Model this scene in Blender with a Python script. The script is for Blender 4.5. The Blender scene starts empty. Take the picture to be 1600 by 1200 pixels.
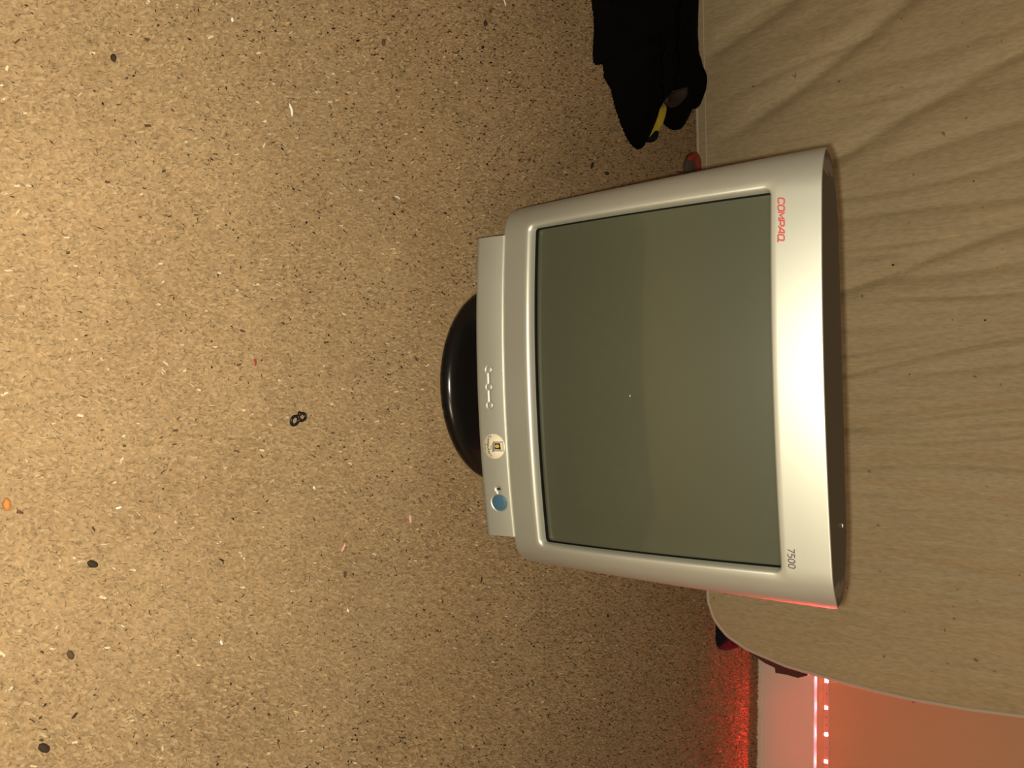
import bpy, math, random
import numpy as np
from mathutils import Vector, Matrix, noise

random.seed(7)
rng = np.random.default_rng(7)
C = bpy.context.scene.collection
scene = bpy.context.scene

# ------------------------------------------------------------ camera
F_PX, PITCH, ROLL, CAM_H = 1240.0, math.radians(34.5), 0.022, 0.58
RT = Vector((1, 0, 0)); UP = Vector((0, math.sin(PITCH), math.cos(PITCH))); FW = Vector((0, math.cos(PITCH), -math.sin(PITCH)))
U = RT * math.cos(ROLL) - UP * math.sin(ROLL)          # world-right as it lies in the turned picture (down)
V = RT * math.sin(ROLL) + UP * math.cos(ROLL)          # world-up as it lies in the turned picture (right)
cam = bpy.data.cameras.new('camera'); co = bpy.data.objects.new('camera', cam); C.objects.link(co)
cam.sensor_width = 36; cam.lens = F_PX / 1600 * 36; cam.clip_start = 0.02
X, Y, Z = V, -U, -FW
co.matrix_world = Matrix(((X.x, Y.x, Z.x, 0), (X.y, Y.y, Z.y, 0), (X.z, Y.z, Z.z, CAM_H), (0, 0, 0, 1)))
scene.camera = co

# ------------------------------------------------------------ world, lights, exposure
w = bpy.data.worlds.new('world'); scene.world = w; w.use_nodes = True
w.node_tree.nodes['Background'].inputs[0].default_value = (1.0, 0.45, 0.26, 1)
w.node_tree.nodes['Background'].inputs[1].default_value = 0.105
def lamp(name, typ, loc, energy, color, rot=None, **kw):
    l = bpy.data.lights.new(name, typ); l.energy = energy; l.color = color
    for k, v in kw.items(): setattr(l, k, v)
    o = bpy.data.objects.new(name, l); o.location = loc
    if rot: o.rotation_euler = rot
    C.objects.link(o); return o
# the phone's flash, beside its lens
lamp('camera_flash', 'POINT', (0.006, -0.004, CAM_H - 0.008), 24.0, (1.0, 0.92, 0.74), shadow_soft_size=0.004)
# added fill light behind the camera on the right, lifting wall and mattress
lp = Vector((1.0, -1.3, 1.15))
fl = lamp('fill_light', 'AREA', lp, 13.0, (1.0, 0.84, 0.58), shape='DISK', size=0.55)
fl.rotation_euler = (Vector((.35, 1.7, .3)) - lp).to_track_quat('-Z', 'Y').to_euler()
vs = scene.view_settings
scene.display_settings.display_device = 'sRGB'
vs.view_transform = 'Standard'; vs.look = 'None'; vs.gamma = 1; vs.exposure = 0.0; vs.use_curve_mapping = False

# ------------------------------------------------------------ helpers
def ray(px, py):
    return (U * (py - 600) + V * (px - 800)) / F_PX + FW
def on_floor(px, py, z=0.0):
    d = ray(px, py); return Vector((0, 0, CAM_H)) + d * ((z - CAM_H) / d.z)

def tag(o, label=None, cat=None, group=None, kind=None):
    if label: o['label'] = label
    if cat: o['category'] = cat
    if group: o['group'] = group
    if kind: o['kind'] = kind
    return o
def empty(name, loc=(0, 0, 0), rz=0):
    o = bpy.data.objects.new(name, None); o.location = loc; o.rotation_euler = (0, 0, rz); o.empty_display_size = 0.05
    C.objects.link(o); return o
def mesh_obj(name, verts, faces, mats, parent=None, smooth=True, fm=None):
    me = bpy.data.meshes.new(name); me.from_pydata([tuple(v) for v in verts], [], faces); me.update()
    for m in (mats if isinstance(mats, (list, tuple)) else [mats]): me.materials.append(m)
    if fm: me.polygons.foreach_set('material_index', fm)
    if smooth: me.polygons.foreach_set('use_smooth', [True] * len(me.polygons))
    o = bpy.data.objects.new(name, me); C.objects.link(o)
    if parent: o.parent = parent
    return o
def loft(loops, cap0=False, cap1=False, closed=True):
    n = len(loops[0]); vs_ = [p for l in loops for p in l]; fs = []
    for i in range(len(loops) - 1):
        for j in range(n if closed else n - 1):
            k = (j + 1) % n
            fs.append((i * n + j, i * n + k, (i + 1) * n + k, (i + 1) * n + j))
    if cap0: fs.append(tuple(range(n))[::-1])
    if cap1: fs.append(tuple((len(loops) - 1) * n + j for j in range(n)))
    return vs_, fs
def tube(points, r, seg=8, closed=False):
    P = [Vector(p) for p in points]; n = len(P); loops = []; nrm = None
    for i, p in enumerate(P):
        a = P[(i - 1) % n] if (closed or i > 0) else p; b = P[(i + 1) % n] if (closed or i < n - 1) else p
        t = (b - a).normalized()
        if nrm is None: nrm = t.orthogonal().normalized()
        nrm = (nrm - t * nrm.dot(t)).normalized(); bn = t.cross(nrm)
        rr = r[i] if isinstance(r, (list, tuple)) else r
        loops.append([p + nrm * rr * math.cos(2 * math.pi * j / seg) + bn * rr * math.sin(2 * math.pi * j / seg) for j in range(seg)])
    if closed: loops.append(loops[0])
    return loft(loops, not closed, not closed)
def lathe(profile, seg=64):
    loops = [[(r * math.cos(2 * math.pi * j / seg), r * math.sin(2 * math.pi * j / seg), z) for j in range(seg)] for r, z in profile]
    return loft(loops, True, True)
def box(x0, x1, y0, y1, z0, z1):
    v = [(x, y, z) for x in (x0, x1) for y in (y0, y1) for z in (z0, z1)]
    f = [(0, 1, 3, 2), (4, 6, 7, 5), (0, 4, 5, 1), (2, 3, 7, 6), (0, 2, 6, 4), (1, 5, 7, 3)]
    return v, f
def merge(*vf):
    V_, F_ = [], []
    for v, f in vf:
        o = len(V_); V_ += list(v); F_ += [tuple(i + o for i in q) for q in f]
    return V_, F_

# ------------------------------------------------------------ materials
def mat(name, color=(.5, .5, .5), rough=.6, metal=0, spec=.5, coat=0, coat_rough=.1, emit=None, estr=0, sheen=0):
    m = bpy.data.materials.new(name); m.use_nodes = True; b = m.node_tree.nodes['Principled BSDF']
    b.inputs['Base Color'].default_value = (*color, 1); b.inputs['Roughness'].default_value = rough
    b.inputs['Metallic'].default_value = metal; b.inputs['Specular IOR Level'].default_value = spec
    b.inputs['Coat Weight'].default_value = coat; b.inputs['Coat Roughness'].default_value = coat_rough
    b.inputs['Sheen Weight'].default_value = sheen
    if emit: b.inputs['Emission Color'].default_value = (*emit, 1); b.inputs['Emission Strength'].default_value = estr
    return m
def nodes(m): return m.node_tree.nodes, m.node_tree.links, m.node_tree.nodes['Principled BSDF']
def tex_noise(m, scale, detail=4, rough=.5, mapping=None, rot=None):
    n, l, b = nodes(m); t = n.new('ShaderNodeTexNoise'); t.inputs['Scale'].default_value = scale
    t.inputs['Detail'].default_value = detail; t.inputs['Roughness'].default_value = rough
    c = n.new('ShaderNodeTexCoord'); mp = n.new('ShaderNodeMapping')
    if mapping: mp.inputs['Scale'].default_value = mapping
    if rot: mp.inputs['Rotation'].default_value = rot
    l.new(c.outputs['Object'], mp.inputs['Vector']); l.new(mp.outputs['Vector'], t.inputs['Vector']); return t
def ramp(m, src, stops):
    n, l, b = nodes(m); r = n.new('ShaderNodeValToRGB'); e = r.color_ramp.elements
    while len(e) < len(stops): e.new(.5)
    for k, (p, c) in enumerate(stops): e[k].position = p; e[k].color = (*c, 1)
    l.new(src, r.inputs['Fac']); return r
def mix(m, a, b_, fac, mode='MIX'):
    n, l, b = nodes(m); x = n.new('ShaderNodeMix'); x.data_type = 'RGBA'; x.blend_type = mode
    if isinstance(fac, float): x.inputs[0].default_value = fac
    else: l.new(fac, x.inputs[0])
    l.new(a, x.inputs[6]); l.new(b_, x.inputs[7]); return x.outputs[2]
def bump(m, src, strength, dist, prev=None):
    n, l, b = nodes(m); bp = n.new('ShaderNodeBump'); bp.inputs['Strength'].default_value = strength; bp.inputs['Distance'].default_value = dist
    l.new(src, bp.inputs['Height'])
    if prev: l.new(prev.outputs[0], bp.inputs['Normal'])
    l.new(bp.outputs[0], b.inputs['Normal']); return bp

CARPET_D, CARPET_M, CARPET_L = (.33, .215, .110), (.44, .302, .158), (.57, .415, .235)
M_carpet = mat('carpet_backing', rough=1, spec=.05)
t1 = tex_noise(M_carpet, 260, 3, .6); t2 = tex_noise(M_carpet, 9, 3, .5)
r1 = ramp(M_carpet, t1.outputs['Fac'], [(.25, tuple(.75 * q for q in CARPET_M)), (.5, CARPET_M), (.75, CARPET_L)])
r2 = ramp(M_carpet, t2.outputs['Fac'], [(.3, (.82, .8, .78)), (.7, (1.08, 1.08, 1.08))])
n_, l_, b_ = nodes(M_carpet); l_.new(mix(M_carpet, r1.outputs[0], r2.outputs[0], 1.0, 'MULTIPLY'), b_.inputs['Base Color'])
bump(M_carpet, t1.outputs['Fac'], .5, .002)

M_pile = mat('carpet_fibre', rough=.9, spec=.15)
n_, l_, b_ = nodes(M_pile); at = n_.new('ShaderNodeAttribute'); at.attribute_name = 'fibre'; l_.new(at.outputs['Color'], b_.inputs['Base Color'])
ge = n_.new('ShaderNodeNewGeometry'); v1 = n_.new('ShaderNodeVectorMath'); v1.operation = 'SCALE'; v1.inputs[3].default_value = .32; l_.new(ge.outputs['Normal'], v1.inputs[0])
v2 = n_.new('ShaderNodeVectorMath'); v2.operation = 'ADD'; v2.inputs[1].default_value = (0, 0, 1); l_.new(v1.outputs[0], v2.inputs[0])
v3 = n_.new('ShaderNodeVectorMath'); v3.operation = 'NORMALIZE'; l_.new(v2.outputs[0], v3.inputs[0]); l_.new(v3.outputs[0], b_.inputs['Normal'])

M_wall = mat('wall_paint', (.40, .255, .13), .85, spec=.2)
t = tex_noise(M_wall, 140, 4, .6); bump(M_wall, t.outputs['Fac'], .15, .002)
t = tex_noise(M_wall, 3, 3); r = ramp(M_wall, t.outputs['Fac'], [(.3, (.50, .38, .23)), (.7, (.55, .42, .25))])
n_, l_, b_ = nodes(M_wall); l_.new(r.outputs[0], b_.inputs['Base Color'])
M_skirt = mat('skirting_gloss_paint', (.70, .68, .58), .45, spec=.35)
t = tex_noise(M_skirt, 60, 4, .6); bump(M_skirt, t.outputs['Fac'], .12, .002)

M_fab = mat('mattress_ticking', rough=.55, spec=.3, sheen=.15)
tw = tex_noise(M_fab, 300, 2, .5, (1, 1, .25)); ts = tex_noise(M_fab, 90, 3, .6, (1, 1, .06)); tl = tex_noise(M_fab, 2.2, 4, .55, (1, 1, .6))
tp = tex_noise(M_fab, 75, 2, .5)
rw = ramp(M_fab, tw.outputs['Fac'], [(.3, (.86, .86, .86)), (.7, (1.1, 1.1, 1.1))])
rs = ramp(M_fab, ts.outputs['Fac'], [(.25, (.9, .89, .88)), (.55, (1, 1, 1)), (.70, (1.03, 1.03, 1.02)), (.78, (1.30, 1.27, 1.2))])
rl = ramp(M_fab, tl.outputs['Fac'], [(.3, (.44, .355, .205)), (.7, (.52, .42, .245))])
rp = ramp(M_fab, tp.outputs['Fac'], [(.22, (.45, .4, .35)), (.27, (1, 1, 1))])
n_, l_, b_ = nodes(M_fab)
c1 = mix(M_fab, rl.outputs[0], rw.outputs[0], 1.0, 'MULTIPLY'); c2 = mix(M_fab, c1, rs.outputs[0], 1.0, 'MULTIPLY'); c3 = mix(M_fab, c2, rp.outputs[0], 1.0, 'MULTIPLY')
l_.new(c3, b_.inputs['Base Color'])
bp = bump(M_fab, tw.outputs['Fac'], .3, .0006); bump(M_fab, ts.outputs['Fac'], .35, .0012, bp)
M_pipe = mat('piping_cloth', (.58, .48, .36), .6, sheen=.2)
t = tex_noise(M_pipe, 400, 2); bump(M_pipe, t.outputs['Fac'], .4, .0006)

M_silver = mat('silver_painted_plastic', (.58, .60, .52), .40, metal=.68, spec=.5)
t = tex_noise(M_silver, 1500, 2); bump(M_silver, t.outputs['Fac'], .06, .0003)
t = tex_noise(M_silver, 14, 3); r = ramp(M_silver, t.outputs['Fac'], [(.3, (.45,) * 3), (.7, (.50,) * 3)])
n_, l_, b_ = nodes(M_silver); l_.new(r.outputs[0], b_.inputs['Roughness'])
M_char = mat('charcoal_plastic', (.026, .021, .018), .42, spec=.5)
t = tex_noise(M_char, 1100, 2); bump(M_char, t.outputs['Fac'], .15, .0004)
M_tab = mat('grey_corner_plastic', (.16, .12, .10), .5)
M_base = mat('glossy_black_plastic', (.009, .008, .007), .22, spec=.5)
M_glass = mat('dark_screen_glass', (.098, .094, .056), .5, spec=.3, coat=.8, coat_rough=.06)
t = tex_noise(M_glass, 5, 2); r = ramp(M_glass, t.outputs['Fac'], [(.3, (.060, .066, .040)), (.7, (.066, .072, .045))])
n_, l_, b_ = nodes(M_glass); l_.new(r.outputs[0], b_.inputs['Base Color'])
M_black = mat('black_rubber', (.008, .007, .006), .7, spec=.2)
M_hole = mat('dark_lens', (.01, .008, .008), .3)
M_blue = mat('blue_button_plastic', (.055, .135, .21), .4, spec=.4)
M_red = mat('red_logo_print', (.50, .07, .065), .5)
M_ink = mat('dark_grey_print', (.05, .045, .04), .5)
M_paper = mat('cream_sticker_paper', (.84, .77, .56), .6)
M_grey = mat('grey_sticker_ink', (.18, .17, .16), .5)
M_dark = mat('black_sticker_ink', (.02, .018, .02), .5)
M_yel = mat('yellow_sticker_ink', (.55, .42, .05), .5)
M_cloth = mat('black_cloth', (.0035, .003, .003), .95, spec=.05)
t = tex_noise(M_cloth, 500, 2); bump(M_cloth, t.outputs['Fac'], .5, .001)
M_lining = mat('dark_grey_lining', (.05, .035, .034), .8, spec=.2)
M_hivis = mat('yellow_cloth', (.62, .52, .035), .8)
M_navy = mat('navy_cloth', (.007, .009, .016), .9, spec=.1)
M_orange = mat('orange_fabric', (.34, .055, .02), .8)
M_gcloth = mat('grey_fabric', (.09, .07, .055), .9)
M_wood = mat('dark_brown_wood', rough=.6)
t = tex_noise(M_wood, 40, 4, .6, (1, 1, .15)); r = ramp(M_wood, t.outputs['Fac'], [(.3, (.022, .013, .008)), (.7, (.05, .03, .017))])
n_, l_, b_ = nodes(M_wood); l_.new(r.outputs[0], b_.inputs['Base Color'])
M_ribbon = mat('led_ribbon', (.62, .42, .32), .5)
M_resist = mat('tiny_black_component', (.02, .015, .015), .5)
M_led = mat('red_led', (1, .3, .3), .5, emit=(1.0, .060, .075), estr=9)
M_led_front = mat('red_led_front', (1, .3, .3), .5, emit=(1.0, .035, .055), estr=5600)
M_ledcase = mat('led_casing', (.8, .7, .65), .4)

# ------------------------------------------------------------ the room
floor = mesh_obj('floor', *box(-2.4, 2.75, -1.6, 2.3, -.02, 0), M_carpet, smooth=False); tag(floor, kind='structure')
def wall_frame(p, yaw):
    def g(s, d, z): return (p[0] + s * math.cos(yaw) + d * math.sin(yaw), p[1] + s * math.sin(yaw) - d * math.cos(yaw), z)   # s along, d out from the wall
    return g
WY = math.radians(-6.6)
SK_D = .018                                             # the face of the skirting stands out this far
gb = wall_frame((.653, 1.817 + SK_D), WY)
def wall_panel(name, g, s0, s1, z1):
    v = [g(s, d, z) for s in (s0, s1) for d in (0, -.1) for z in (0, z1)]
    _, f = box(0, 1, 0, 1, 0, 1); o = mesh_obj(name, v, f, M_wall, smooth=False); tag(o, kind='structure')
def skirting(name, g, s0, s1):
    n = int((s1 - s0) / .012)
    prof = [(0, 0), (SK_D + .0035, 0), (SK_D + .0035, .010), (SK_D + .0005, .0122), (SK_D, .0128), (SK_D - .0012, .0142), (SK_D, .0156),
            (SK_D, .1215), (SK_D - .0015, .125), (SK_D - .0045, .1275), (.0, .1285)]
    loops = []
    for i in range(n + 1):
        s = s0 + (s1 - s0) * i / n; wv = .0016 * noise.noise(Vector((s * 60, 3, 0))) + .0012 * noise.noise(Vector((s * 17, 0, 5)))
        loops.append([g(s, d + (wv if k in (1, 2, 3) else 0), z + (wv * .8 if 2 <= k <= 3 else 0)) for k, (d, z) in enumerate(prof)])
    v, f = loft(loops, True, True); o = mesh_obj(name, v, f, M_skirt, smooth=False); tag(o, kind='structure')
wall_panel('wall_back', gb, -3.2, 2.0, 2.4)
skirting('baseboard_back', gb, -1.2, 1.97)
gr = wall_frame((2.62, 1.8), math.radians(-96.6))        # the right wall, outside the frame
wall_panel('wall_right', gr, -.15, 3.4, 2.4)
skirting('baseboard_right', gr, .15, 3.4)

# red LED ribbon along the top of the skirting
def led_strip(g, s0, s1, label, offset=0.0, step=.0570, z=.1475):
    root = empty('led_strip', g((s0 + s1) / 2, .001, z))
    inv = Vector(root.location)
    def L(s, d, zz): return Vector(g(s, d, zz)) - inv
    n = 60; loops = []
    for i in range(n + 1):
        s = s0 + (s1 - s0) * i / n
        loops.append([L(s, .0002, z - .0055), L(s, .0012, z - .0055), L(s, .0012, z + .0055), L(s, .0002, z + .0055)])
    v, f = loft(loops, True, True); mesh_obj('ribbon', v, f, M_ribbon, root, False)
    _, bf = box(0, 1, 0, 1, 0, 1)
    def bx(s, h, d0, d1, zc, hz): return [L(a, d, c) for a in (s - h, s + h) for d in (d0, d1) for c in (zc - hz, zc + hz)]
    s = s0 + offset; k = 0; parts = []; me_led = None
    while s < s1 - .004:
        c = L(s, .0012, z)
        if me_led is None:
            o = mesh_obj('led_lamp', [p - c for p in bx(s, .0032, .0012, .0036, z, .0032)], bf, [M_led, M_led_front], root, False, [0, 0, 0, 1, 0, 0]); me_led = o.data
            o.location = c
            r0 = [p - c for p in bx(s, .0009, .0012, .0020, z, .0006)]
        else:
            o = bpy.data.objects.new('led_lamp', me_led); C.objects.link(o); o.parent = root; o.location = c
        for q in ((.5,) if k % 2 else (.38, .66)):
            if s + q * step < s1: parts.append((bx(s + q * step, .0010, .0012, .0020, z + random.uniform(-.001, .001), .0007), bf))
        s += step; k += 1
    v, f = merge(*parts); o = mesh_obj('resistors', v, f, M_resist, root, False); tag(o, 'tiny black components between the lamps', kind='stuff')
    tag(root, label, 'light strip')
led_strip(gb, -.14, .765, 'red LED light strip stuck to the wall just above the skirting board', offset=.1015)

# carpet pile: short yarn tips over the part of the floor in view
N = 760000
x = rng.uniform(-1.02, 1.0, N); y = rng.uniform(.14, 1.85, N)
keep = (np.abs(x) < .30 + .46 * y) & ((x) ** 2 + (y - .819) ** 2 > .1270 ** 2) & (y < 1.812 - (x - .653) * .115) & ~((x < .40) & (y > 1.525))
x = x[keep]; y = y[keep]; N = len(x)
h = rng.uniform(.0022, .0052, N); a = rng.uniform(0, 2 * np.pi, N); wd = rng.uniform(.0005, .0012, N)
la = rng.normal(1.2, 1.3, N); ln = rng.uniform(.0004, .0032, N)
dx, dy = np.cos(a) * wd, np.sin(a) * wd; lx, ly = np.cos(la) * ln, np.sin(la) * ln
vv = np.empty((N, 4, 3), np.float32)
vv[:, 0] = np.stack([x - dx, y - dy, np.full(N, .0002)], 1); vv[:, 1] = np.stack([x + dx, y + dy, np.full(N, .0002)], 1)
vv[:, 2] = np.stack([x + lx + dx * .8, y + ly + dy * .8, h], 1); vv[:, 3] = np.stack([x + lx - dx * .8, y + ly - dy * .8, h * .95], 1)
me = bpy.data.meshes.new('carpet_pile')
me.vertices.add(N * 4); me.vertices.foreach_set('co', vv.ravel())
me.loops.add(N * 4); me.loops.foreach_set('vertex_index', np.arange(N * 4, dtype=np.int32))
me.polygons.add(N); me.polygons.foreach_set('loop_start', np.arange(0, N * 4, 4, dtype=np.int32)); me.polygons.foreach_set('loop_total', np.full(N, 4, np.int32))
me.update(); me.materials.append(M_pile)
f1 = np.clip(rng.normal(.5, .13, N), .12, 1)
def patch(sc, ph):
    return (np.sin(x * sc * 1.3 + ph) * np.sin(y * sc + ph * 2.1) + np.sin((x + y) * sc * .7 + ph * 3) * np.sin((x - y) * sc * .9 + 1.7 * ph)) * .5
big = 1 + .05 * patch(9, 1) + .05 * patch(23, 2.2) + .05 * patch(61, .6) + .05 * patch(150, 4.)
cd, cm, cl = np.array(CARPET_D), np.array(CARPET_M), np.array(CARPET_L)
t = f1[:, None]; col = np.where(t < .5, cd + (cm - cd) * (t * 2), cm + (cl - cm) * (t * 2 - 1)) * big[:, None]
s_ = rng.random(N); col[s_ < .009] = (.74, .60, .38); col[s_ > .996] = (.10, .06, .028)
colf = np.ones((N, 4, 4), np.float32); colf[:, :, :3] = np.clip(col, 0, 1)[:, None, :]
ca = me.color_attributes.new('fibre', 'FLOAT_COLOR', 'POINT'); ca.data.foreach_set('color', colf.ravel())
pile = bpy.data.objects.new('carpet_pile', me); C.objects.link(pile); pile.parent = floor; tag(pile, 'short beige-brown carpet yarn', kind='stuff')

# ------------------------------------------------------------ the mattress against the wall
MY, MH, ML = 1.505, 1.0, -1.25                        # front face, height, left end
def right_edge(z):
    zt = (0, .004, .010, .020, .040, .077, .10, .15, .222, .30, .369, .45, .526, 1.1); xt = (.43, .438, .455, .476, .498, .5175, .524, .5365, .5455, .553, .556, .555, .550, .535)
    return float(np.interp(z, zt, xt)) - .003
creases = []
for k in range(44):
    x0 = -1.2 + 1.66 * (k + random.uniform(-.35, .35)) / 44
    creases.append((x0, random.uniform(.0018, .0052), random.uniform(.005, .020), random.uniform(-.5, .5), random.uniform(0, .35), random.uniform(.35, 1.1), random.uniform(-.07, .02)))
for xx, am, wd_, z0, z1, sl in ((-.62, .010, .03, .0, 1, -.45), (-.44, .010, .028, .05, 1, -.50), (-.31, .008, .022, .12, 1, -.34), (-.10, .007, .016, .1, .8, -.22), (.02, .006, .013, .0, 1, -.12), (.10, .006, .012, 0, 1, -.06)):
    creases.append((xx, am, wd_, 0, z0, z1, sl + .32 * -xx if xx < 0 else sl))
def mattress_y(x, z):
    d = 0
    for x0, am, w_, ph, z0, z1, sl in creases:
        slope = sl + (.32 * x0 if x0 < 0 else 0)
        xc = x0 + slope * z + .012 * math.sin(z * 9 + ph * 7)
        q = (x - xc) / w_
        if abs(q) > 3.2: continue
        env = min(1, max(0, (z - z0) / .10 + .3)) * min(1, max(0, (z1 - z) / .15 + .2))
        d += 1.15 * am * env * math.exp(-q * q) * (1 if q < 0 else math.exp(-q * 1.5))      # one side steep, the other soft
    d -= .006 * noise.noise(Vector((x * 3.1, z * 2.0, 1))) + .0025 * noise.noise(Vector((x * 14, z * 4, 7)))
    return d
nx, nz = 460, 110
zs = [0.004 + (MH - .004) * (j / nz) ** 1.25 for j in range(nz + 1)]
front = []
for z in zs:
    xr = right_edge(z); row = []
    for i in range(nx + 1):
        s = i / nx; x_ = ML + (xr - ML) * s
        b = min((xr - x_) * (1 if z > .03 else 3), z, x_ - ML, MH - z); b2 = min(1, max(0, b) / .05)
        row.append((x_, MY + mattress_y(x_, z) * b2 + .003 * (1 - math.sqrt(1 - (1 - b2) ** 2)) - .006, z))
    front.append(row)
v, f = [], []
for row in front: v += row
W_ = nx + 1
f = [(j * W_ + i, j * W_ + i + 1, (j + 1) * W_ + i + 1, (j + 1) * W_ + i) for j in range(nz) for i in range(nx)]
mat_root = empty('mattress', (0, 1.6, 0))
def rel(vs_, o): return [tuple(Vector(p) - Vector(o)) for p in vs_]
MO = (0, 1.6, 0)
mesh_obj('front_cover', rel(v, MO), f, M_fab, mat_root)
# outline: left bottom -> along the hem -> round the corner -> up the right side
outl = [(ML + (.425 - ML) * i / 60, .004) for i in range(61)]
outl += [(right_edge(z_), z_) for z_ in [.004 + .126 * (i / 26) ** 1.7 for i in range(1, 27)]]
outl += [(right_edge(.13 + (MH - .13) * i / 40), .13 + (MH - .13) * i / 40) for i in range(1, 41)]
def wob(i): return .0015 * noise.noise(Vector((i * .35, 2, 2)))
depth = .19
border = []
for t_, ins in ((0, .0), (.12, -.004), (.3, -.001), (.5, .006), (.7, .004), (.88, .001), (1, .004)):
    border.append([(px_ - ins * (1 if px_ > .42 else 0), MY + .014 + depth * t_, max(.003, pz_ + ins * (1 if pz_ < .1 else 0))) for px_, pz_ in outl])
v, f = loft(border, closed=False); mesh_obj('side_border', rel(v, MO), f, M_fab, mat_root)
bk = [(px_, MY + .014 + depth, pz_) for px_, pz_ in outl] + [(ML, MY + .014 + depth, MH)]
mesh_obj('back_panel', rel(bk, MO), [tuple(range(len(bk)))], M_fab, mat_root, False)
v, f = box(ML, right_edge(MH), MY + .012, MY + .014 + depth, MH - .002, MH); mesh_obj('upper_border', rel(v, MO), f, M_fab, mat_root, False)
pp = [(px_ + (.002 if px_ > .45 else 0), MY - .003 + wob(i), pz_ + .0005 + wob(i + 50)) for i, (px_, pz_) in enumerate(outl)]
v, f = tube(pp, .0036, 8); mesh_obj('piping', rel(v, MO), f, M_pipe, mat_root)
seam = [(px_ - .012 * min(1, max(0, (px_ - .40) / .1)), MY - .0065 + wob(i + 9), pz_ + .018 * (1 - min(1, max(0, pz_ / .12))) + .001) for i, (px_, pz_) in enumerate(outl)]
v, f = tube(seam[:58], .0014, 6); mesh_obj('stitched_seam', rel(v, MO), f, M_pipe, mat_root)
for px, py, r_ in ((1394, 413, .0019), (1176, 134, .0015), (1521, 282, .0012), (1539, 500, .0014), (1420, 585, .0011)):
    d = ray(px, py); tt = (MY - .010) / d.y; p = d * tt + Vector((0, 0, CAM_H))
    p.y = MY + mattress_y(p.x, p.z) - .0062
    v, f = lathe([(.0001, -r_ * .5), (r_ * .8, -r_ * .3), (r_, 0), (r_ * .7, r_ * .4), (.0001, r_ * .5)], 8)
    o = mesh_obj('speck', [(a_, c_ , b_ * 1.2) for a_, b_, c_ in v], f, M_hole, mat_root); o.location = p - Vector(MO)
th = [Vector((right_edge(.36) + .006 + q * .003, MY + .01, .372 - .002 * q + .004 * math.sin(q * 2.1))) for q in (0, .5, 1, 1.5, 2, 2.5)]
v, f = tube([p - Vector(MO) for p in th], .0006, 5); o = mesh_obj('loose_thread', v, f, M_wood, mat_root); o['label'] = 'loose dark thread'
tag(mat_root, 'large beige fabric-covered mattress with piped rounded edge standing against the wall behind the monitor', 'mattress')

# ------------------------------------------------------------ the monitor
MB = (0.0, .819, 0.0)
mon = empty('crt_monitor', MB, math.radians(1.2))
tag(mon, 'silver and black CRT computer monitor with dark screen on a round black foot', 'monitor')
YF = -.139
def bow(x_): return YF + x_ * x_ / 2.56
NS, NC = 84, 8
def rrect(hw, z0, z1, r_, yf):
    """closed loop of a rounded rectangle in the x-z plane, y from yf(x, z)"""
    pts = []; cs = [((hw - r_), z1 - r_, 0), (-(hw - r_), z1 - r_, 90), (-(hw - r_), z0 + r_, 180), ((hw - r_), z0 + r_, 270)]
    for k, (cx, cz, a0) in enumerate(cs):
        for i in range(NC + 1):
            a_ = math.radians(a0 + 90 * i / NC); pts.append((cx + r_ * math.cos(a_), cz + r_ * math.sin(a_)))
        nx_, nz_, na = cs[(k + 1) % 4]; p0 = pts[-1]; a_ = math.radians(na); p1 = (nx_ + r_ * math.cos(a_), nz_ + r_ * math.sin(a_))
        for i in range(1, NS): pts.append((p0[0] + (p1[0] - p0[0]) * i / NS, p0[1] + (p1[1] - p0[1]) * i / NS))
    return [(px_, yf(px_, pz_), pz_) for px_, pz_ in pts]
Z0, Z1, HW = .0985, .4215, .1925
SR = .030                                               # roundness of the vertical sides
def side(x_):
    e = max(0, abs(x_) - (HW - SR)); return SR - math.sqrt(max(0, SR * SR - e * e)) if e < SR else SR
def skin(x_, z_=.26): return bow(x_) + side(x_) * .88 + (z_ - .26) ** 2 / 3.0 - .004
def bz_loop(hw, z0, z1, rb, yf):
    p_ = rrect(hw, z0, z1, rb, lambda a, b: 0); out = []
    for (a_, _, b_) in p_:                              # the upper corners are nearly square
        if b_ > z1 - rb and abs(a_) > hw - rb:
            dx_, dz_ = abs(a_) - (hw - rb), b_ - (z1 - rb); k_ = rb / max(dx_, dz_, 1e-6)
            m_ = .80; a2 = (hw - rb) + dx_ * (1 + (k_ - 1) * m_); b2 = (z1 - rb) + dz_ * (1 + (k_ - 1) * m_)
            a_, b_ = math.copysign(a2, a_), b2
        y_ = yf(a_, b_); t_ = min(1, max(0, (b_ - Z0) / (Z1 - Z0)))   # the face widens a little towards the top
        if abs(a_) > .164: a_ += math.copysign((abs(a_) - .164) / (HW - .164) * .0078 * t_ ** 1.4, a_)
        out.append((a_, y_, b_))
    return out
loops = [bz_loop(HW - .003, Z0 + .006, Z1 - .006, .012, lambda a, b: skin(a, b) + .012),
         bz_loop(HW - .0002, Z0 + .0003, Z1 - .0003, .013, lambda a, b: skin(a, b) + .0030),
         bz_loop(HW, Z0, Z1, .013, lambda a, b: skin(a, b) + .0014),
         bz_loop(HW - .0001, Z0 + .0001, Z1 - .0001, .013, lambda a, b: skin(a, b) + .0003),
         bz_loop(HW - .0005, Z0 + .0005, Z1 - .0004, .013, lambda a, b: skin(a, b)),
         bz_loop(HW - .0022, Z0 + .0022, Z1 - .0014, .012, lambda a, b: skin(a, b))]
oz0, oz1, ohw = .1345, .3790, .1635                      # the opening
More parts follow.
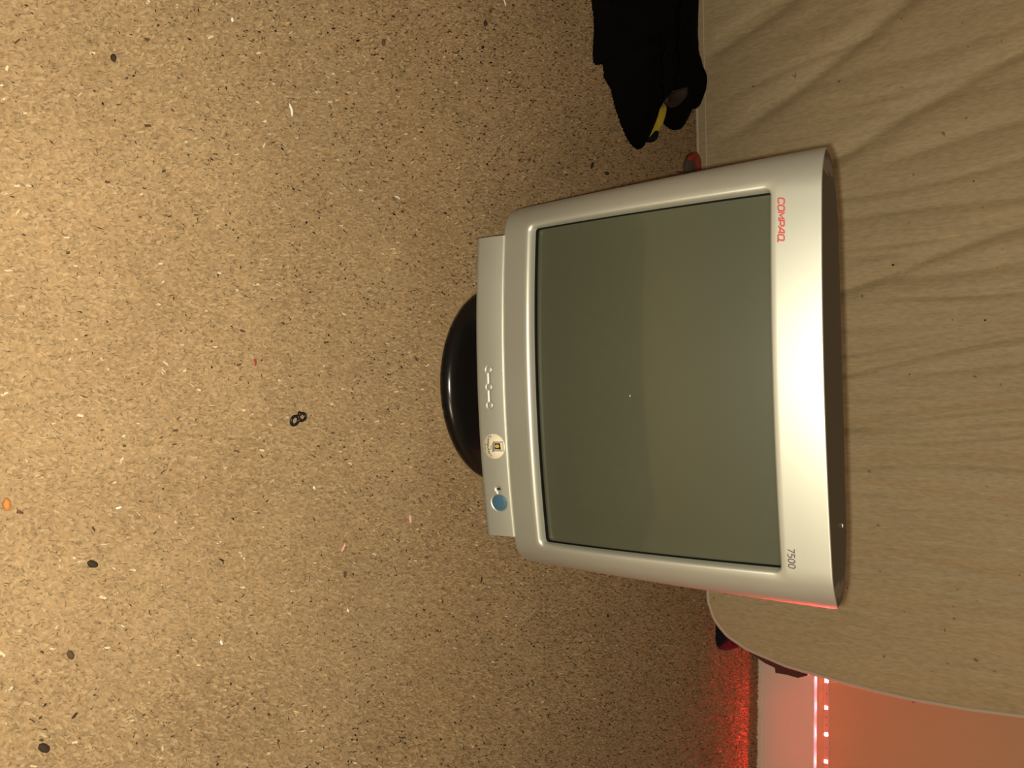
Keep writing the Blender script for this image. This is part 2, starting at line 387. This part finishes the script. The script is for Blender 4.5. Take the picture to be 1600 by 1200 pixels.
for t_ in (.10, .22, .36, .5, .65, .8, .9):
    loops.append(bz_loop(HW - .0022 + (ohw + .006 - HW + .0022) * t_, Z0 + .0022 + (oz0 - .005 - Z0 - .0022) * t_, Z1 - .0014 + (oz1 + .003 - Z1 + .0014) * t_, .012 - .004 * t_, lambda a, b: skin(a, b)))
loops += [rrect(ohw + .005, oz0 - .0045, oz1 + .0028, .008, lambda a, b: skin(a, b)),
          rrect(ohw + .0036, oz0 - .0030, oz1 + .0016, .007, lambda a, b: skin(a, b) + .0006),
          rrect(ohw + .0022, oz0 - .0012, oz1 + .0008, .006, lambda a, b: skin(a, b) + .0022),
          rrect(ohw + .0008, oz0 + .0002, oz1 + .0003, .0045, lambda a, b: skin(a, b) + .0052),
          rrect(ohw, oz0 + .0012, oz1, .0035, lambda a, b: skin(a, b) + .0085)]
v, f = loft(loops); mesh_obj('bezel', v, f, M_silver, mon)
def glass_y(x_, z_): return YF + .0075 + (x_ * x_ + (z_ - .257) ** 2) / 2.5
v, f = loft([rrect(ohw, oz0 + .0012, oz1, .0035, lambda a, b: skin(a, b) + .0086), rrect(ohw - .0012, oz0 + .0026, oz1 - .001, .003, lambda a, b: glass_y(a, b) + .0006), rrect(ohw + .003, oz0 - .003, oz1 + .003, .003, lambda a, b: glass_y(a, b) + .003)])
mesh_obj('screen_gasket', v, f, M_black, mon)
gn = 48; v = []; f = []
for j in range(gn + 1):
    for i in range(gn + 1):
        x_ = -.1655 + .331 * i / gn; z_ = .1325 + .2495 * j / gn; v.append((x_, glass_y(x_, z_), z_))
f = [(j * (gn + 1) + i, j * (gn + 1) + i + 1, (j + 1) * (gn + 1) + i + 1, (j + 1) * (gn + 1) + i) for j in range(gn) for i in range(gn)]
scr = mesh_obj('screen', v, f, M_glass, mon)
# housing: dark cover behind the bezel, then the tapering tube case
YB = -.061
def hy(t_): return lambda a, b: (skin(a, b) + .0034) * (1 - t_) + YB * t_
hl = [bz_loop(HW - .0014, Z0 + .0014, Z1 - .0006, .012, hy(0))]
for k in range(1, 9):
    t_ = k / 8; hl.append(bz_loop(HW - .0018 - .034 * (1 - (1 - t_ ** 3) ** (1 / 3)), Z0 + .002 + .004 * t_, Z1 - .0006 - .0006 * t_, .012 + .004 * t_, hy(t_)))
nring = len(hl)
hl += [rrect(.155, Z0 + .008, Z1 - .004, .022, lambda a, b: YB + .003), rrect(.150, Z0 + .010, Z1 - .012, .022, lambda a, b: YB + .006),
       rrect(.134, Z0 + .010, Z1 - .020, .03, lambda a, b: YB + .03), rrect(.126, Z0 + .012, .372, .035, lambda a, b: .03), rrect(.112, .112, .345, .04, lambda a, b: .11),
       rrect(.095, .118, .315, .04, lambda a, b: .20), rrect(.082, .125, .295, .03, lambda a, b: .262), rrect(.070, .135, .28, .02, lambda a, b: .268)]
v, f = loft(hl, False, True); fm = []
for q in f:
    c = sum((Vector(v[i]) for i in q), Vector()) / len(q); fm.append(1 if (c.z > Z1 - .01 and .1775 < abs(c.x) < .1895 and c.y < -.077) else 0)
mesh_obj('housing', v, f, [M_char, M_tab], mon, True, fm)
o = mon
v, f = tube([(.128, -.083, .4214), (.1295, -.0815, .4217), (.131, -.082, .4214)], .0005, 5); mesh_obj('lint', v, f, M_paper, mon)['label'] = 'white crumb of lint'
# control panel below the bezel
cz0, cz1, chw = .0668, .1000, .1605
bxs, bz = (-.0187, -.0002, .0193), .0826
PX, PZ = .1240, .0856
def smooth(a_, b_, t_): t_ = min(1, max(0, (t_ - a_) / (b_ - a_))); return t_ * t_ * (3 - 2 * t_)
def recess(x_, z_):
    d = 9
    for k_, b_ in enumerate(bxs):
        d = min(d, math.hypot(x_ - b_, z_ - bz) - .0042)
        if k_ < 2:
            u_ = (x_ - b_) / (bxs[k_ + 1] - b_)
            if 0 < u_ < 1: d = min(d, abs(z_ - bz) - .0014 - .0012 * abs(2 * u_ - 1) ** 3)
    r1_ = .0008 * (1 - smooth(-.0016, .0009, d))
    d2 = min(math.hypot(x_ - PX, z_ - PZ) - .0094, math.hypot(x_ - PX + .0150, z_ - PZ - .0002) - .0034)
    if PX - .015 < x_ < PX - .008: d2 = min(d2, abs(z_ - PZ) - .0012)
    return r1_ + .0010 * (1 - smooth(-.0008, .0006, d2))
def chin_y(x_, z_): t_ = (cz1 - z_) / (cz1 - cz0); return bow(x_) + .0036 - .0038 * (1 - (1 - t_) ** 2) + recess(x_, z_)
NXC = 620
rows = []
for kk, (zz, off) in enumerate(((cz1 - .0030, .010), (cz1 - .0001, .0020), (cz1, .0003), (cz1 - .0003, .00005), (cz1 - .002, 0), *[(cz1 - .0035 - .0005 * q, 0) for q in range(52)], (cz0 + .0015, .0002), (cz0 + .0003, .001), (cz0, .003), (cz0 + .004, .045))):
    rows.append([(-chw + 2 * chw * i / NXC, chin_y(-chw + 2 * chw * i / NXC, zz) + off, zz) for i in range(NXC + 1)])
v, f = loft(rows, closed=False)
nR = len(rows); WR = NXC + 1
for i0, sgn in ((0, 1), (NXC, -1)):                      # end cheeks
    base = len(v)
    for r_i in range(nR): px_, py_, pz_ = v[r_i * WR + i0]; v.append((px_, .035 + YF, pz_))
    for r_i in range(nR - 1):
        q = (r_i * WR + i0, (r_i + 1) * WR + i0, base + r_i + 1, base + r_i); f.append(q if sgn > 0 else q[::-1])
panel = mesh_obj('control_panel', v, f, M_silver, mon)
bv = panel.data; bv.polygons.foreach_set('use_smooth', [True] * len(bv.polygons))
def on_chin(x_, z_, out=0.0, rec=0.0):
    return Vector((x_, chin_y(x_, z_) - recess(x_, z_) - out + rec, z_))
def disc(name, x_, z_, rx, rz, prof, m, parent, seg=28, rec=.0010):
    """round relief on the panel: prof = (radius fraction, height out of the panel)"""
    loops_ = [[tuple(on_chin(x_ + rx * fr * math.cos(2 * math.pi * j / seg), z_ + rz * fr * math.sin(2 * math.pi * j / seg), ho, rec)) for j in range(seg)] for fr, ho in prof]
    v_, f_ = loft(loops_, False, True); return mesh_obj(name, v_, f_, m, parent)
for bx_ in bxs:
    disc('button', bx_, bz, .0032, .0032, ((1.0, -.0005), (1, .0007), (.88, .0010), (.5, .0011), (.05, .0011)), M_silver, panel)
# power button with the light next to it
o = disc('power_button', PX, PZ, .0086, .0086, ((1, -.0004), (1, .0006), (.93, .0010), (.5, .0013), (.05, .0014)), M_blue, panel); o['label'] = 'round blue power button'
o = disc('indicator_lens', PX - .0152, PZ + .0010, .0014, .0021, ((1, .0002), (.9, .0007), (.1, .0008)), M_hole, panel, 16); o['label'] = 'dark status light'
# sticker
SX, SZ, SRD = .0630, .0848, .0134
st = disc('sticker', SX, SZ, SRD, SRD * .97, ((1, .0001), (.995, .0004), (.05, .0005)), M_paper, panel, 48, 0); st['label'] = 'round cream sticker with a drawn computer and the word Computer'
def ribbon(strokes, width, place, out, name, m, parent):
    """flat printed strokes: each a polyline in letter units, place(u, v, out) maps them on the surface"""
    V_, F_ = [], []
    for s in strokes:
        P = [Vector((a_, b_)) for a_, b_ in s]
        closed = (P[0] - P[-1]).length < 1e-6
        if closed: P = P[:-1]
        n = len(P); k0 = len(V_)
        for i in range(n):
            a_ = P[(i - 1) % n] if (closed or i > 0) else P[i]; b_ = P[(i + 1) % n] if (closed or i < n - 1) else P[i]
            d1 = (P[i] - a_).normalized() if (P[i] - a_).length > 0 else (b_ - P[i]).normalized(); d2 = (b_ - P[i]).normalized() if (b_ - P[i]).length > 0 else d1
            t_ = (d1 + d2).normalized(); nn = Vector((-t_.y, t_.x)); k_ = 1 / max(.55, nn.dot(Vector((-d1.y, d1.x))))
            for sg in (1, -1):
                q = P[i] + nn * (sg * width / 2 * k_); V_.append(place(q.x, q.y, out))
        for i in range(n if closed else n - 1):
            a_ = k0 + 2 * i; b_ = k0 + 2 * ((i + 1) % n); F_.append((a_, a_ + 1, b_ + 1, b_))
    return mesh_obj(name, V_, F_, m, parent, False)
def st_place(u_, v_, out): return tuple(on_chin(SX + u_, SZ + v_, .0006 + out))
def rect(x0, z0, x1, z1, sk=0): return [(x0, z0), (x1, z0 - sk), (x1, z1 + sk), (x0, z1), (x0, z0)]
# little desktop computer
mesh_obj('drawn_screen', [st_place(*p, .0001) for p in ((-.0036, .0016), (.0032, .0012), (.0034, .0086), (-.0034, .0082))], [(0, 1, 2, 3)], M_dark, st, False)
mesh_obj('drawn_face', [st_place(math.cos(q) * .0019 - .0002, .0044 + math.sin(q) * .0026, .0002) for q in [math.pi * i / 8 for i in range(16)]], [tuple(range(16))], M_yel, st, False)
ribbon([rect(-.0052, .0004, .0050, .0112, .0003), rect(-.0042, .0010, .0040, .0100, .0002)], .0006, st_place, .0002, 'drawn_case', M_grey, st)
ribbon([[(-.0035, -.0008), (.0062, -.0012)], [(-.0052, .0002), (.0060, -.0004)], [(-.0012, -.0028), (.0034, -.0030)]], .0008, st_place, .0002, 'drawn_keyboard', M_grey, st)
# script word under the drawing, written as joined strokes: Computer
script = [[(1.0, 1.7), (.5, 2.0), (0, 1.3), (0, .5), (.5, 0), (1.1, .3)],
          [(1.5, .5), (1.5, .1), (2.0, 0), (2.3, .4), (2.2, .9), (1.7, 1.0), (1.5, .5)],
          [(2.7, 0), (2.8, .9), (3.2, 1.0), (3.3, 0)], [(3.3, .6), (3.7, 1.0), (3.9, .8), (3.9, 0)],
          [(4.3, -.9), (4.4, 1.0)], [(4.4, .8), (4.9, 1.0), (5.2, .5), (4.9, 0), (4.4, .2)],
          [(5.6, 1.0), (5.6, .3), (5.9, 0), (6.4, .3)], [(6.4, 1.0), (6.5, 0)],
          [(7.0, 1.8), (7.0, .2), (7.4, 0)], [(6.7, 1.1), (7.4, 1.1)],
          [(7.7, .5), (8.4, .6), (8.1, 1.0), (7.7, .6), (7.9, .1), (8.5, .1)],
          [(8.9, 1.0), (8.9, 0)], [(8.9, .6), (9.3, 1.0), (9.6, .9)], [(9.6, .9), (10.2, 1.5), (10.6, .7)]]
def arc_place(u_, v_, out):
    s_ = .00205; x_ = (u_ - 5.3) * s_; return st_place(x_, -.0068 + v_ * .0017 - (x_ / .011) ** 2 * -.0022 - .0006 , out)
ribbon(script, .42, arc_place, .0002, 'lettering', M_grey, st)
ribbon([[(-.004, -.0102), (.004, -.0104)]], .0007, st_place, .0002, 'small_line', M_grey, st)
# maker's word and model number on the bezel
def bz_place(x0, z0, sx, sz, slant):
    def g(u_, v_, out):
        x_ = x0 + u_ * sx + v_ * sz * slant; z_ = z0 + v_ * sz; return (x_, skin(x_, z_) - out, z_)
    return g
def rr(w_, c=.18): return [(c, 0), (w_ - c, 0), (w_, c), (w_, 1 - c), (w_ - c, 1), (c, 1), (0, 1 - c), (0, c), (c, 0)]
def sh(s, dx): return [(a_ + dx, b_) for a_, b_ in s]
word = []
word += [sh([(.82, .80), (.80, .92), (.68, 1), (.16, 1), (0, .84), (0, .16), (.16, 0), (.68, 0), (.80, .1), (.82, .2)], 0)]
word += [sh(rr(.84), 1.12)]
word += [sh([(0, 0), (0, 1), (.46, .30), (.92, 1), (.92, 0)], 2.24)]
word += [sh([(0, 0), (0, 1), (.66, 1), (.82, .86), (.82, .52), (.66, .38), (0, .38)], 3.46)]
word += [sh([(-.10, 0), (.50, 1), (.80, 1), (.86, 0)], 4.52), sh([(.12, .34), (.84, .34)], 4.52)]
word += [sh(rr(.84), 5.70), sh([(.34, .0), (1.12, .0)], 5.70), sh([(1.12, .04), (1.16, -.14)], 5.70)]
ribbon(word, .25, bz_place(-.1562, .3868, .0055, .0050, .26), .00025, 'brand_lettering', M_red, mon)['label'] = 'red printed lettering'
num = [sh([(0, 1), (.62, 1), (.22, 0)], 0), sh([(.58, 1), (.10, 1), (.06, .58), (.40, .60), (.58, .46), (.58, .14), (.42, 0), (.02, 0)], .86), sh(rr(.60, .2), 1.74), sh(rr(.60, .2), 2.62)]
ribbon(num, .15, bz_place(.1432, .3868, .0053, .0054, .08), .00025, 'number_lettering', M_ink, mon)['label'] = 'dark grey printed number'
# swivel foot
v, f = lathe([(.118, .0), (.1215, .0015), (.1225, .006), (.1215, .011), (.118, .0155), (.112, .0180), (.100, .0195), (.075, .022), (.060, .026), (.056, .03)], 96)
mesh_obj('foot', v, f, M_base, mon)
v, f = lathe([(.060, .024), (.072, .034), (.082, .050), (.088, .066), (.090, .084), (.089, .100), (.08, .104)], 64); mesh_obj('swivel', v, f, M_base, mon)
disc_pt = ray(997, 614)
# dust speck on the glass
sp = (0.011, .2437)
v, f = lathe([(.0001, -.0004), (.0009, -.0002), (.0011, 0), (.0006, .0003), (.0001, .0004)], 8)
o = mesh_obj('dust_speck', v, f, M_paper, scr); o.location = (sp[0], glass_y(*sp) - .0003, sp[1])

# ------------------------------------------------------------ clothes on the floor
def heap(name, outline, height, m, label, cat, center=None, seed=0, rings=16, zoff=.003, pw=2.2, fold=.35, parent=None, thin=9.0):
    """soft rumpled cloth: outline given as picture points with their height above the floor"""
    P = [on_floor(a_, b_, z_) for a_, b_, z_ in outline]; P3 = []
    n0 = len(P)
    for i in range(n0):                                    # round the outline (Catmull-Rom)
        p0, p1, p2, p3 = P[i - 1], P[i], P[(i + 1) % n0], P[(i + 2) % n0]
        for k in range(6):
            t_ = k / 6; P3.append(.5 * ((2 * p1) + (p2 - p0) * t_ + (2 * p0 - 5 * p1 + 4 * p2 - p3) * t_ * t_ + (3 * p1 - p0 - 3 * p2 + p3) * t_ ** 3))
    c = center or sum(P3, Vector()) / len(P3); c = Vector((c[0], c[1], 0)); loops_ = []
    sd = Vector((seed * 3.7, seed * 1.3, 0))
    loops_.append([Vector((p.x, p.y, zoff + max(0, p.z - thin))) for p in P3])
    for k in range(rings + 1):
        s = 1 - k / rings * .98; row = []
        for p in P3:
            q = c + (Vector((p.x, p.y, 0)) - c) * s
            hgt = height * (1 - s ** pw) ** .55 if s < 1 else 0
            fo = noise.noise(q * 11 + sd) * .6 + abs(noise.noise(Vector((q.x * 22 + q.y * 9, q.y * 7, seed)))) * 1.1
            row.append(Vector((q.x, q.y, zoff + .004 + max(0, p.z) * s + hgt * (1 - fold + fold * fo * 1.4))))
        loops_.append(row)
    v_, f_ = loft(loops_, True, True); base = Vector((c.x, c.y, 0))
    if parent is not None: base = Vector(parent.location)
    o_ = mesh_obj(name, [tuple(p - base) for p in v_], f_, m, parent)
    if parent is None: o_.location = base
    if label: tag(o_, label, cat)
    return o_
jk = heap('jacket', [(921, -60, 0), (921, 0, 0), (925, 40, 0), (924, 98, 0), (938, 102, 0), (941, 122, 0), (950, 138, 0), (957, 165, 0), (968, 198, 0), (980, 222, 0), (992, 234, 0), (1001, 228, .01), (1009, 208, .01), (1013, 190, .02), (1022, 170, .03), (1036, 150, .04), (1041, 120, .04), (1042, 40, .04), (1040, -60, .04)],
     .05, M_cloth, 'black jacket lying crumpled on the carpet at the left of the mattress', 'jacket', center=(-.60, 1.22), seed=1)
tr = heap('trousers', [(1044, -60, .0), (1044, 100, .0), (1041, 150, .0), (1037, 172, .0), (1033, 190, .0), (1042, 201, .0), (1053, 204, .0), (1062, 199, .0), (1071, 184, .004), (1077, 172, .008), (1084, 170, .012), (1091, 160, .016), (1094, 142, .018), (1086, 122, .014), (1082, 60, .012), (1079, -60, .01)],
     .035, M_cloth, 'bundled black clothes between the jacket and the mattress', 'clothes', center=(-.66, 1.36), seed=4)
o = heap('shirt', [(1004, 216, .001), (1010, 205, .003), (1012, 191, .004), (1018, 178, .006), (1030, 168, .008), (1036, 168, .008), (1034, 182, .006), (1028, 198, .004), (1019, 212, .002)],
     .006, M_hivis, 'yellow cloth edge showing from under the black jacket', 'cloth', seed=6, rings=6)
heap('sock', [(1006, 220, 0), (1013, 212, .004), (1022, 205, .008), (1021, 216, .004), (1015, 223, 0), (1009, 223, 0)], .010, M_navy, 'small dark sock tip beside the yellow cloth', 'sock', seed=7, rings=6)
heap('lining', [(1040, 146, .040), (1056, 141, .040), (1068, 138, .040), (1069, 148, .040), (1062, 158, .038), (1050, 168, .036), (1044, 166, .036), (1038, 160, .038)], .004, M_lining, None, None, seed=9, rings=6, parent=tr, thin=.004)
# things half hidden under the mattress and monitor
heap('cloth_bag', [(1066, 262, 0), (1072, 246, .004), (1078, 240, .004), (1083, 238, .006), (1088, 246, .006), (1089, 262, .006), (1086, 276, 0), (1074, 278, 0)], .010, M_orange, 'orange cloth bundle against the bottom edge of the mattress', 'cloth', seed=11, rings=8)
heap('glove', [(1066, 253, 0), (1074, 250, .003), (1078, 257, .004), (1080, 264, .006), (1080, 280, 0), (1066, 280, 0)], .012, M_gcloth, 'grey cloth scrap in front of the orange bundle', 'cloth', seed=12, rings=8)
heap('sock', [(1116, 985, 0), (1116, 1000, 0), (1118, 1010, 0), (1126, 1015, 0), (1138, 1014, .0), (1148, 1008, .0), (1150, 990, .02), (1140, 975, .02), (1124, 972, .01)], .018, M_navy, 'dark navy sock under the rounded corner of the mattress', 'sock', seed=14, rings=8)
# dark wooden batten behind the mattress edge, resting against the skirting
bt = empty('wooden_batten', (.585, 1.765, 0))
tag(bt, 'dark brown wooden piece sticking out behind the right edge of the mattress', 'wood')
def wedge(pts, y0, y1):
    n = len(pts); v_ = [(a_, y0, b_) for a_, b_ in pts] + [(a_, y1, b_) for a_, b_ in pts]
    return v_, [tuple(range(n))[::-1], tuple(range(n, 2 * n))] + [(i, (i + 1) % n, n + (i + 1) % n, n + i) for i in range(n)]
def on_depth(px, py, yy):
    d = ray(px, py); p_ = d * (yy / d.y); return p_.x - .585, p_.z + CAM_H
v, f = wedge([(-.10, .0), on_depth(1166, 1016, 1.755), on_depth(1196, 1036, 1.755), on_depth(1211, 1043, 1.755), on_depth(1212, 1051, 1.755), on_depth(1230, 1054, 1.755), on_depth(1247, 1059, 1.755), on_depth(1262, 1055, 1.755), (-.02, .125), (-.10, .12)], -.012, .012)
mesh_obj('plank', v, f, M_wood, bt, False)

# ------------------------------------------------------------ bits on the carpet
pts = [Vector((-.0034 - .0036 * math.cos(a_), .0036 * math.sin(a_), .0045 + .0006 * math.sin(a_))) for a_ in [math.pi + 2 * math.pi * i / 20 for i in range(20)]]
pts += [Vector((.0029 + .0030 * math.cos(a_), .0030 * math.sin(a_), .0058 - .0006 * math.sin(a_))) for a_ in [math.pi + 2 * math.pi * i / 20 for i in range(1, 20)]]
v, f = tube([p for p in pts], .0013, 7, True); o = mesh_obj('hair_elastic', v, f, M_hole); p = on_floor(458, 654); o.location = (p.x, p.y, .0025); o.rotation_euler = (0, 0, math.radians(112)); o.scale = (1.25, 1.1, 1)
v, f = tube([(-.002, .0, .0), (0, .001, .0012), (.002, 0, .0)], [.0008, .0024, .0008], 7); k_ = mesh_obj('knot', v, f, M_hole, o); k_.location = (.0012, .0030, .0062)
tag(o, 'small black twisted hair elastic alone on the carpet in front of the monitor', 'hair elastic')
M_white = mat('white_fluff', (.85, .80, .70), .9); M_pink = mat('pink_scrap', (.75, .42, .38), .8); M_crumb = mat('dark_crumb', (.035, .022, .012), .9); M_straw = mat('straw_yellow', (.75, .58, .25), .8); M_rust = mat('orange_crumb', (.55, .22, .05), .8); M_brown = mat('brown_crumb', (.10, .06, .035), .9)
def bit(name, px, py, size, ang, m, label, cat, thin=.35, curve=0.0):
    """crumb or scrap of fluff: a lumpy spindle lying on the pile"""
    P_, R_ = [], []
    for i in range(9):
        t_ = i / 8 * 2 - 1; P_.append((size * t_, size * (curve * (1 - t_ * t_) + .12 * noise.noise(Vector((t_ * 3, px, py)))), 0)); R_.append(size * thin * math.sqrt(max(.03, 1 - t_ * t_)) * (1 + .35 * noise.noise(Vector((t_ * 4, py, px)))))
    v_, f_ = tube(P_, R_, 7); o_ = mesh_obj(name, v_, f_, m); p_ = on_floor(px, py, .004); o_.location = (p_.x, p_.y, .0042 + size * thin * .5); o_.rotation_euler = (0, 0, math.radians(ang)); tag(o_, label, cat)
B = [('fluff', 453, 172, .0060, 15, M_white, 'white sliver of fluff on the open carpet in the upper left', 'fluff', .22, .2),
     ('fluff', 620, 310, .0042, 80, M_white, 'white curved scrap of fluff to the left of the monitor foot', 'fluff', .25, .35),
     ('fluff', 787, 4, .0050, 35, M_white, 'white fluff by the picture edge above the monitor', 'fluff', .2, .4),
     ('fluff', 362, 31, .0022, 0, M_white, 'tiny white dot of fluff near the top edge of the picture', 'fluff', .6, 0),
     ('paper_scrap', 640, 811, .0048, 5, M_pink, 'pink scrap on the carpet below the monitor foot', 'scrap', .32, 0),
     ('paper_scrap', 536, 855, .0052, -35, M_pink, 'pinkish sliver with a dark end, left of the pink scrap', 'scrap', .22, 0),
     ('straw_bit', 463, 1112, .0045, 60, M_straw, 'straw-yellow sliver near the bottom edge of the picture', 'scrap', .22, 0),
     ('fluff', 473, 1142, .0034, 80, M_white, 'faint white fluff just below the straw-yellow sliver', 'fluff', .2, 0),
     ('crumb', 143, 881, .0042, 60, M_crumb, 'dark crumb on the carpet at far left, highest of three down that side', 'crumb', .6, 0),
     ('crumb', 109, 1023, .0036, 20, M_brown, 'brown crumb at far left, middle of three down that side', 'crumb', .6, 0),
     ('crumb', 67, 1168, .0046, 40, M_crumb, 'dark crumb in the bottom left corner of the picture', 'crumb', .6, 0),
     ('crumb', 176, 91, .0030, 0, M_crumb, 'dark crumb in the top left part of the carpet', 'crumb', .7, 0),
     ('crumb', 757, 37, .0036, 0, M_crumb, 'larger dark crumb near the top edge above the monitor', 'crumb', .7, 0),
     ('crumb', 765, 18, .0024, 30, M_brown, 'smaller brown crumb right beside the larger one at the top edge', 'crumb', .7, 0),
     ('crumb', 598, 67, .0034, 0, M_brown, 'brown crumb midway along the top of the carpet', 'crumb', .6, 0),
     ('crumb', 924, 259, .0062, -30, M_crumb, 'long black crumb near the tip of the black jacket', 'crumb', .4, 0),
     ('crumb', 947, 271, .0058, 90, M_crumb, 'black crumb between the long crumb and the monitor top corner', 'crumb', .5, 0),
     ('thread', 751, 906, .0042, -20, M_crumb, 'short black thread on the carpet just under the monitor corner', 'thread', .22, .3),
     ('crumb', 378, 517, .0030, 75, M_brown, 'flat brown crumb left of the monitor, above the hair elastic', 'crumb', .35, 0),
     ('crumb', 538, 897, .0032, 0, M_brown, 'brown crumb right under the pinkish sliver', 'crumb', .5, 0),
     ('crumb', 9, 788, .0042, 0, M_rust, 'orange crumb at the left edge of the picture', 'crumb', .6, 0),
     ('crumb', 346, 875, .0028, 60, M_crumb, 'thin dark crumb between the far left crumbs and the pink scraps', 'crumb', .3, 0),
     ('crumb', 116, 1118, .0026, -50, M_crumb, 'thin dark crumb just above the bottom left corner crumb', 'crumb', .35, 0),
     ('thread', 397, 566, .0034, 10, mat('red_thread', (.30, .03, .04), .8), 'short dark red thread left of the monitor foot', 'thread', .25, .3),
     ('crumb', 949, 962, .0030, 0, M_crumb, 'dark crumb on the carpet below the monitor screen', 'crumb', .6, 0),
     ('fluff', 345, 1004, .0024, 20, M_white, 'white dot of fluff level with the middle brown crumb', 'fluff', .5, 0),
     ('fluff', 543, 954, .0022, 20, M_white, 'white dot of fluff below the small brown crumb', 'fluff', .5, 0),
     ('fluff', 490, 762, .0020, 20, M_white, 'white dot of fluff below the hair elastic', 'fluff', .6, 0),
     ('fluff', 185, 793, .0026, 100, M_white, 'white fleck of fluff above the far left dark crumb', 'fluff', .4, 0)]
for b in B: bit(*b)
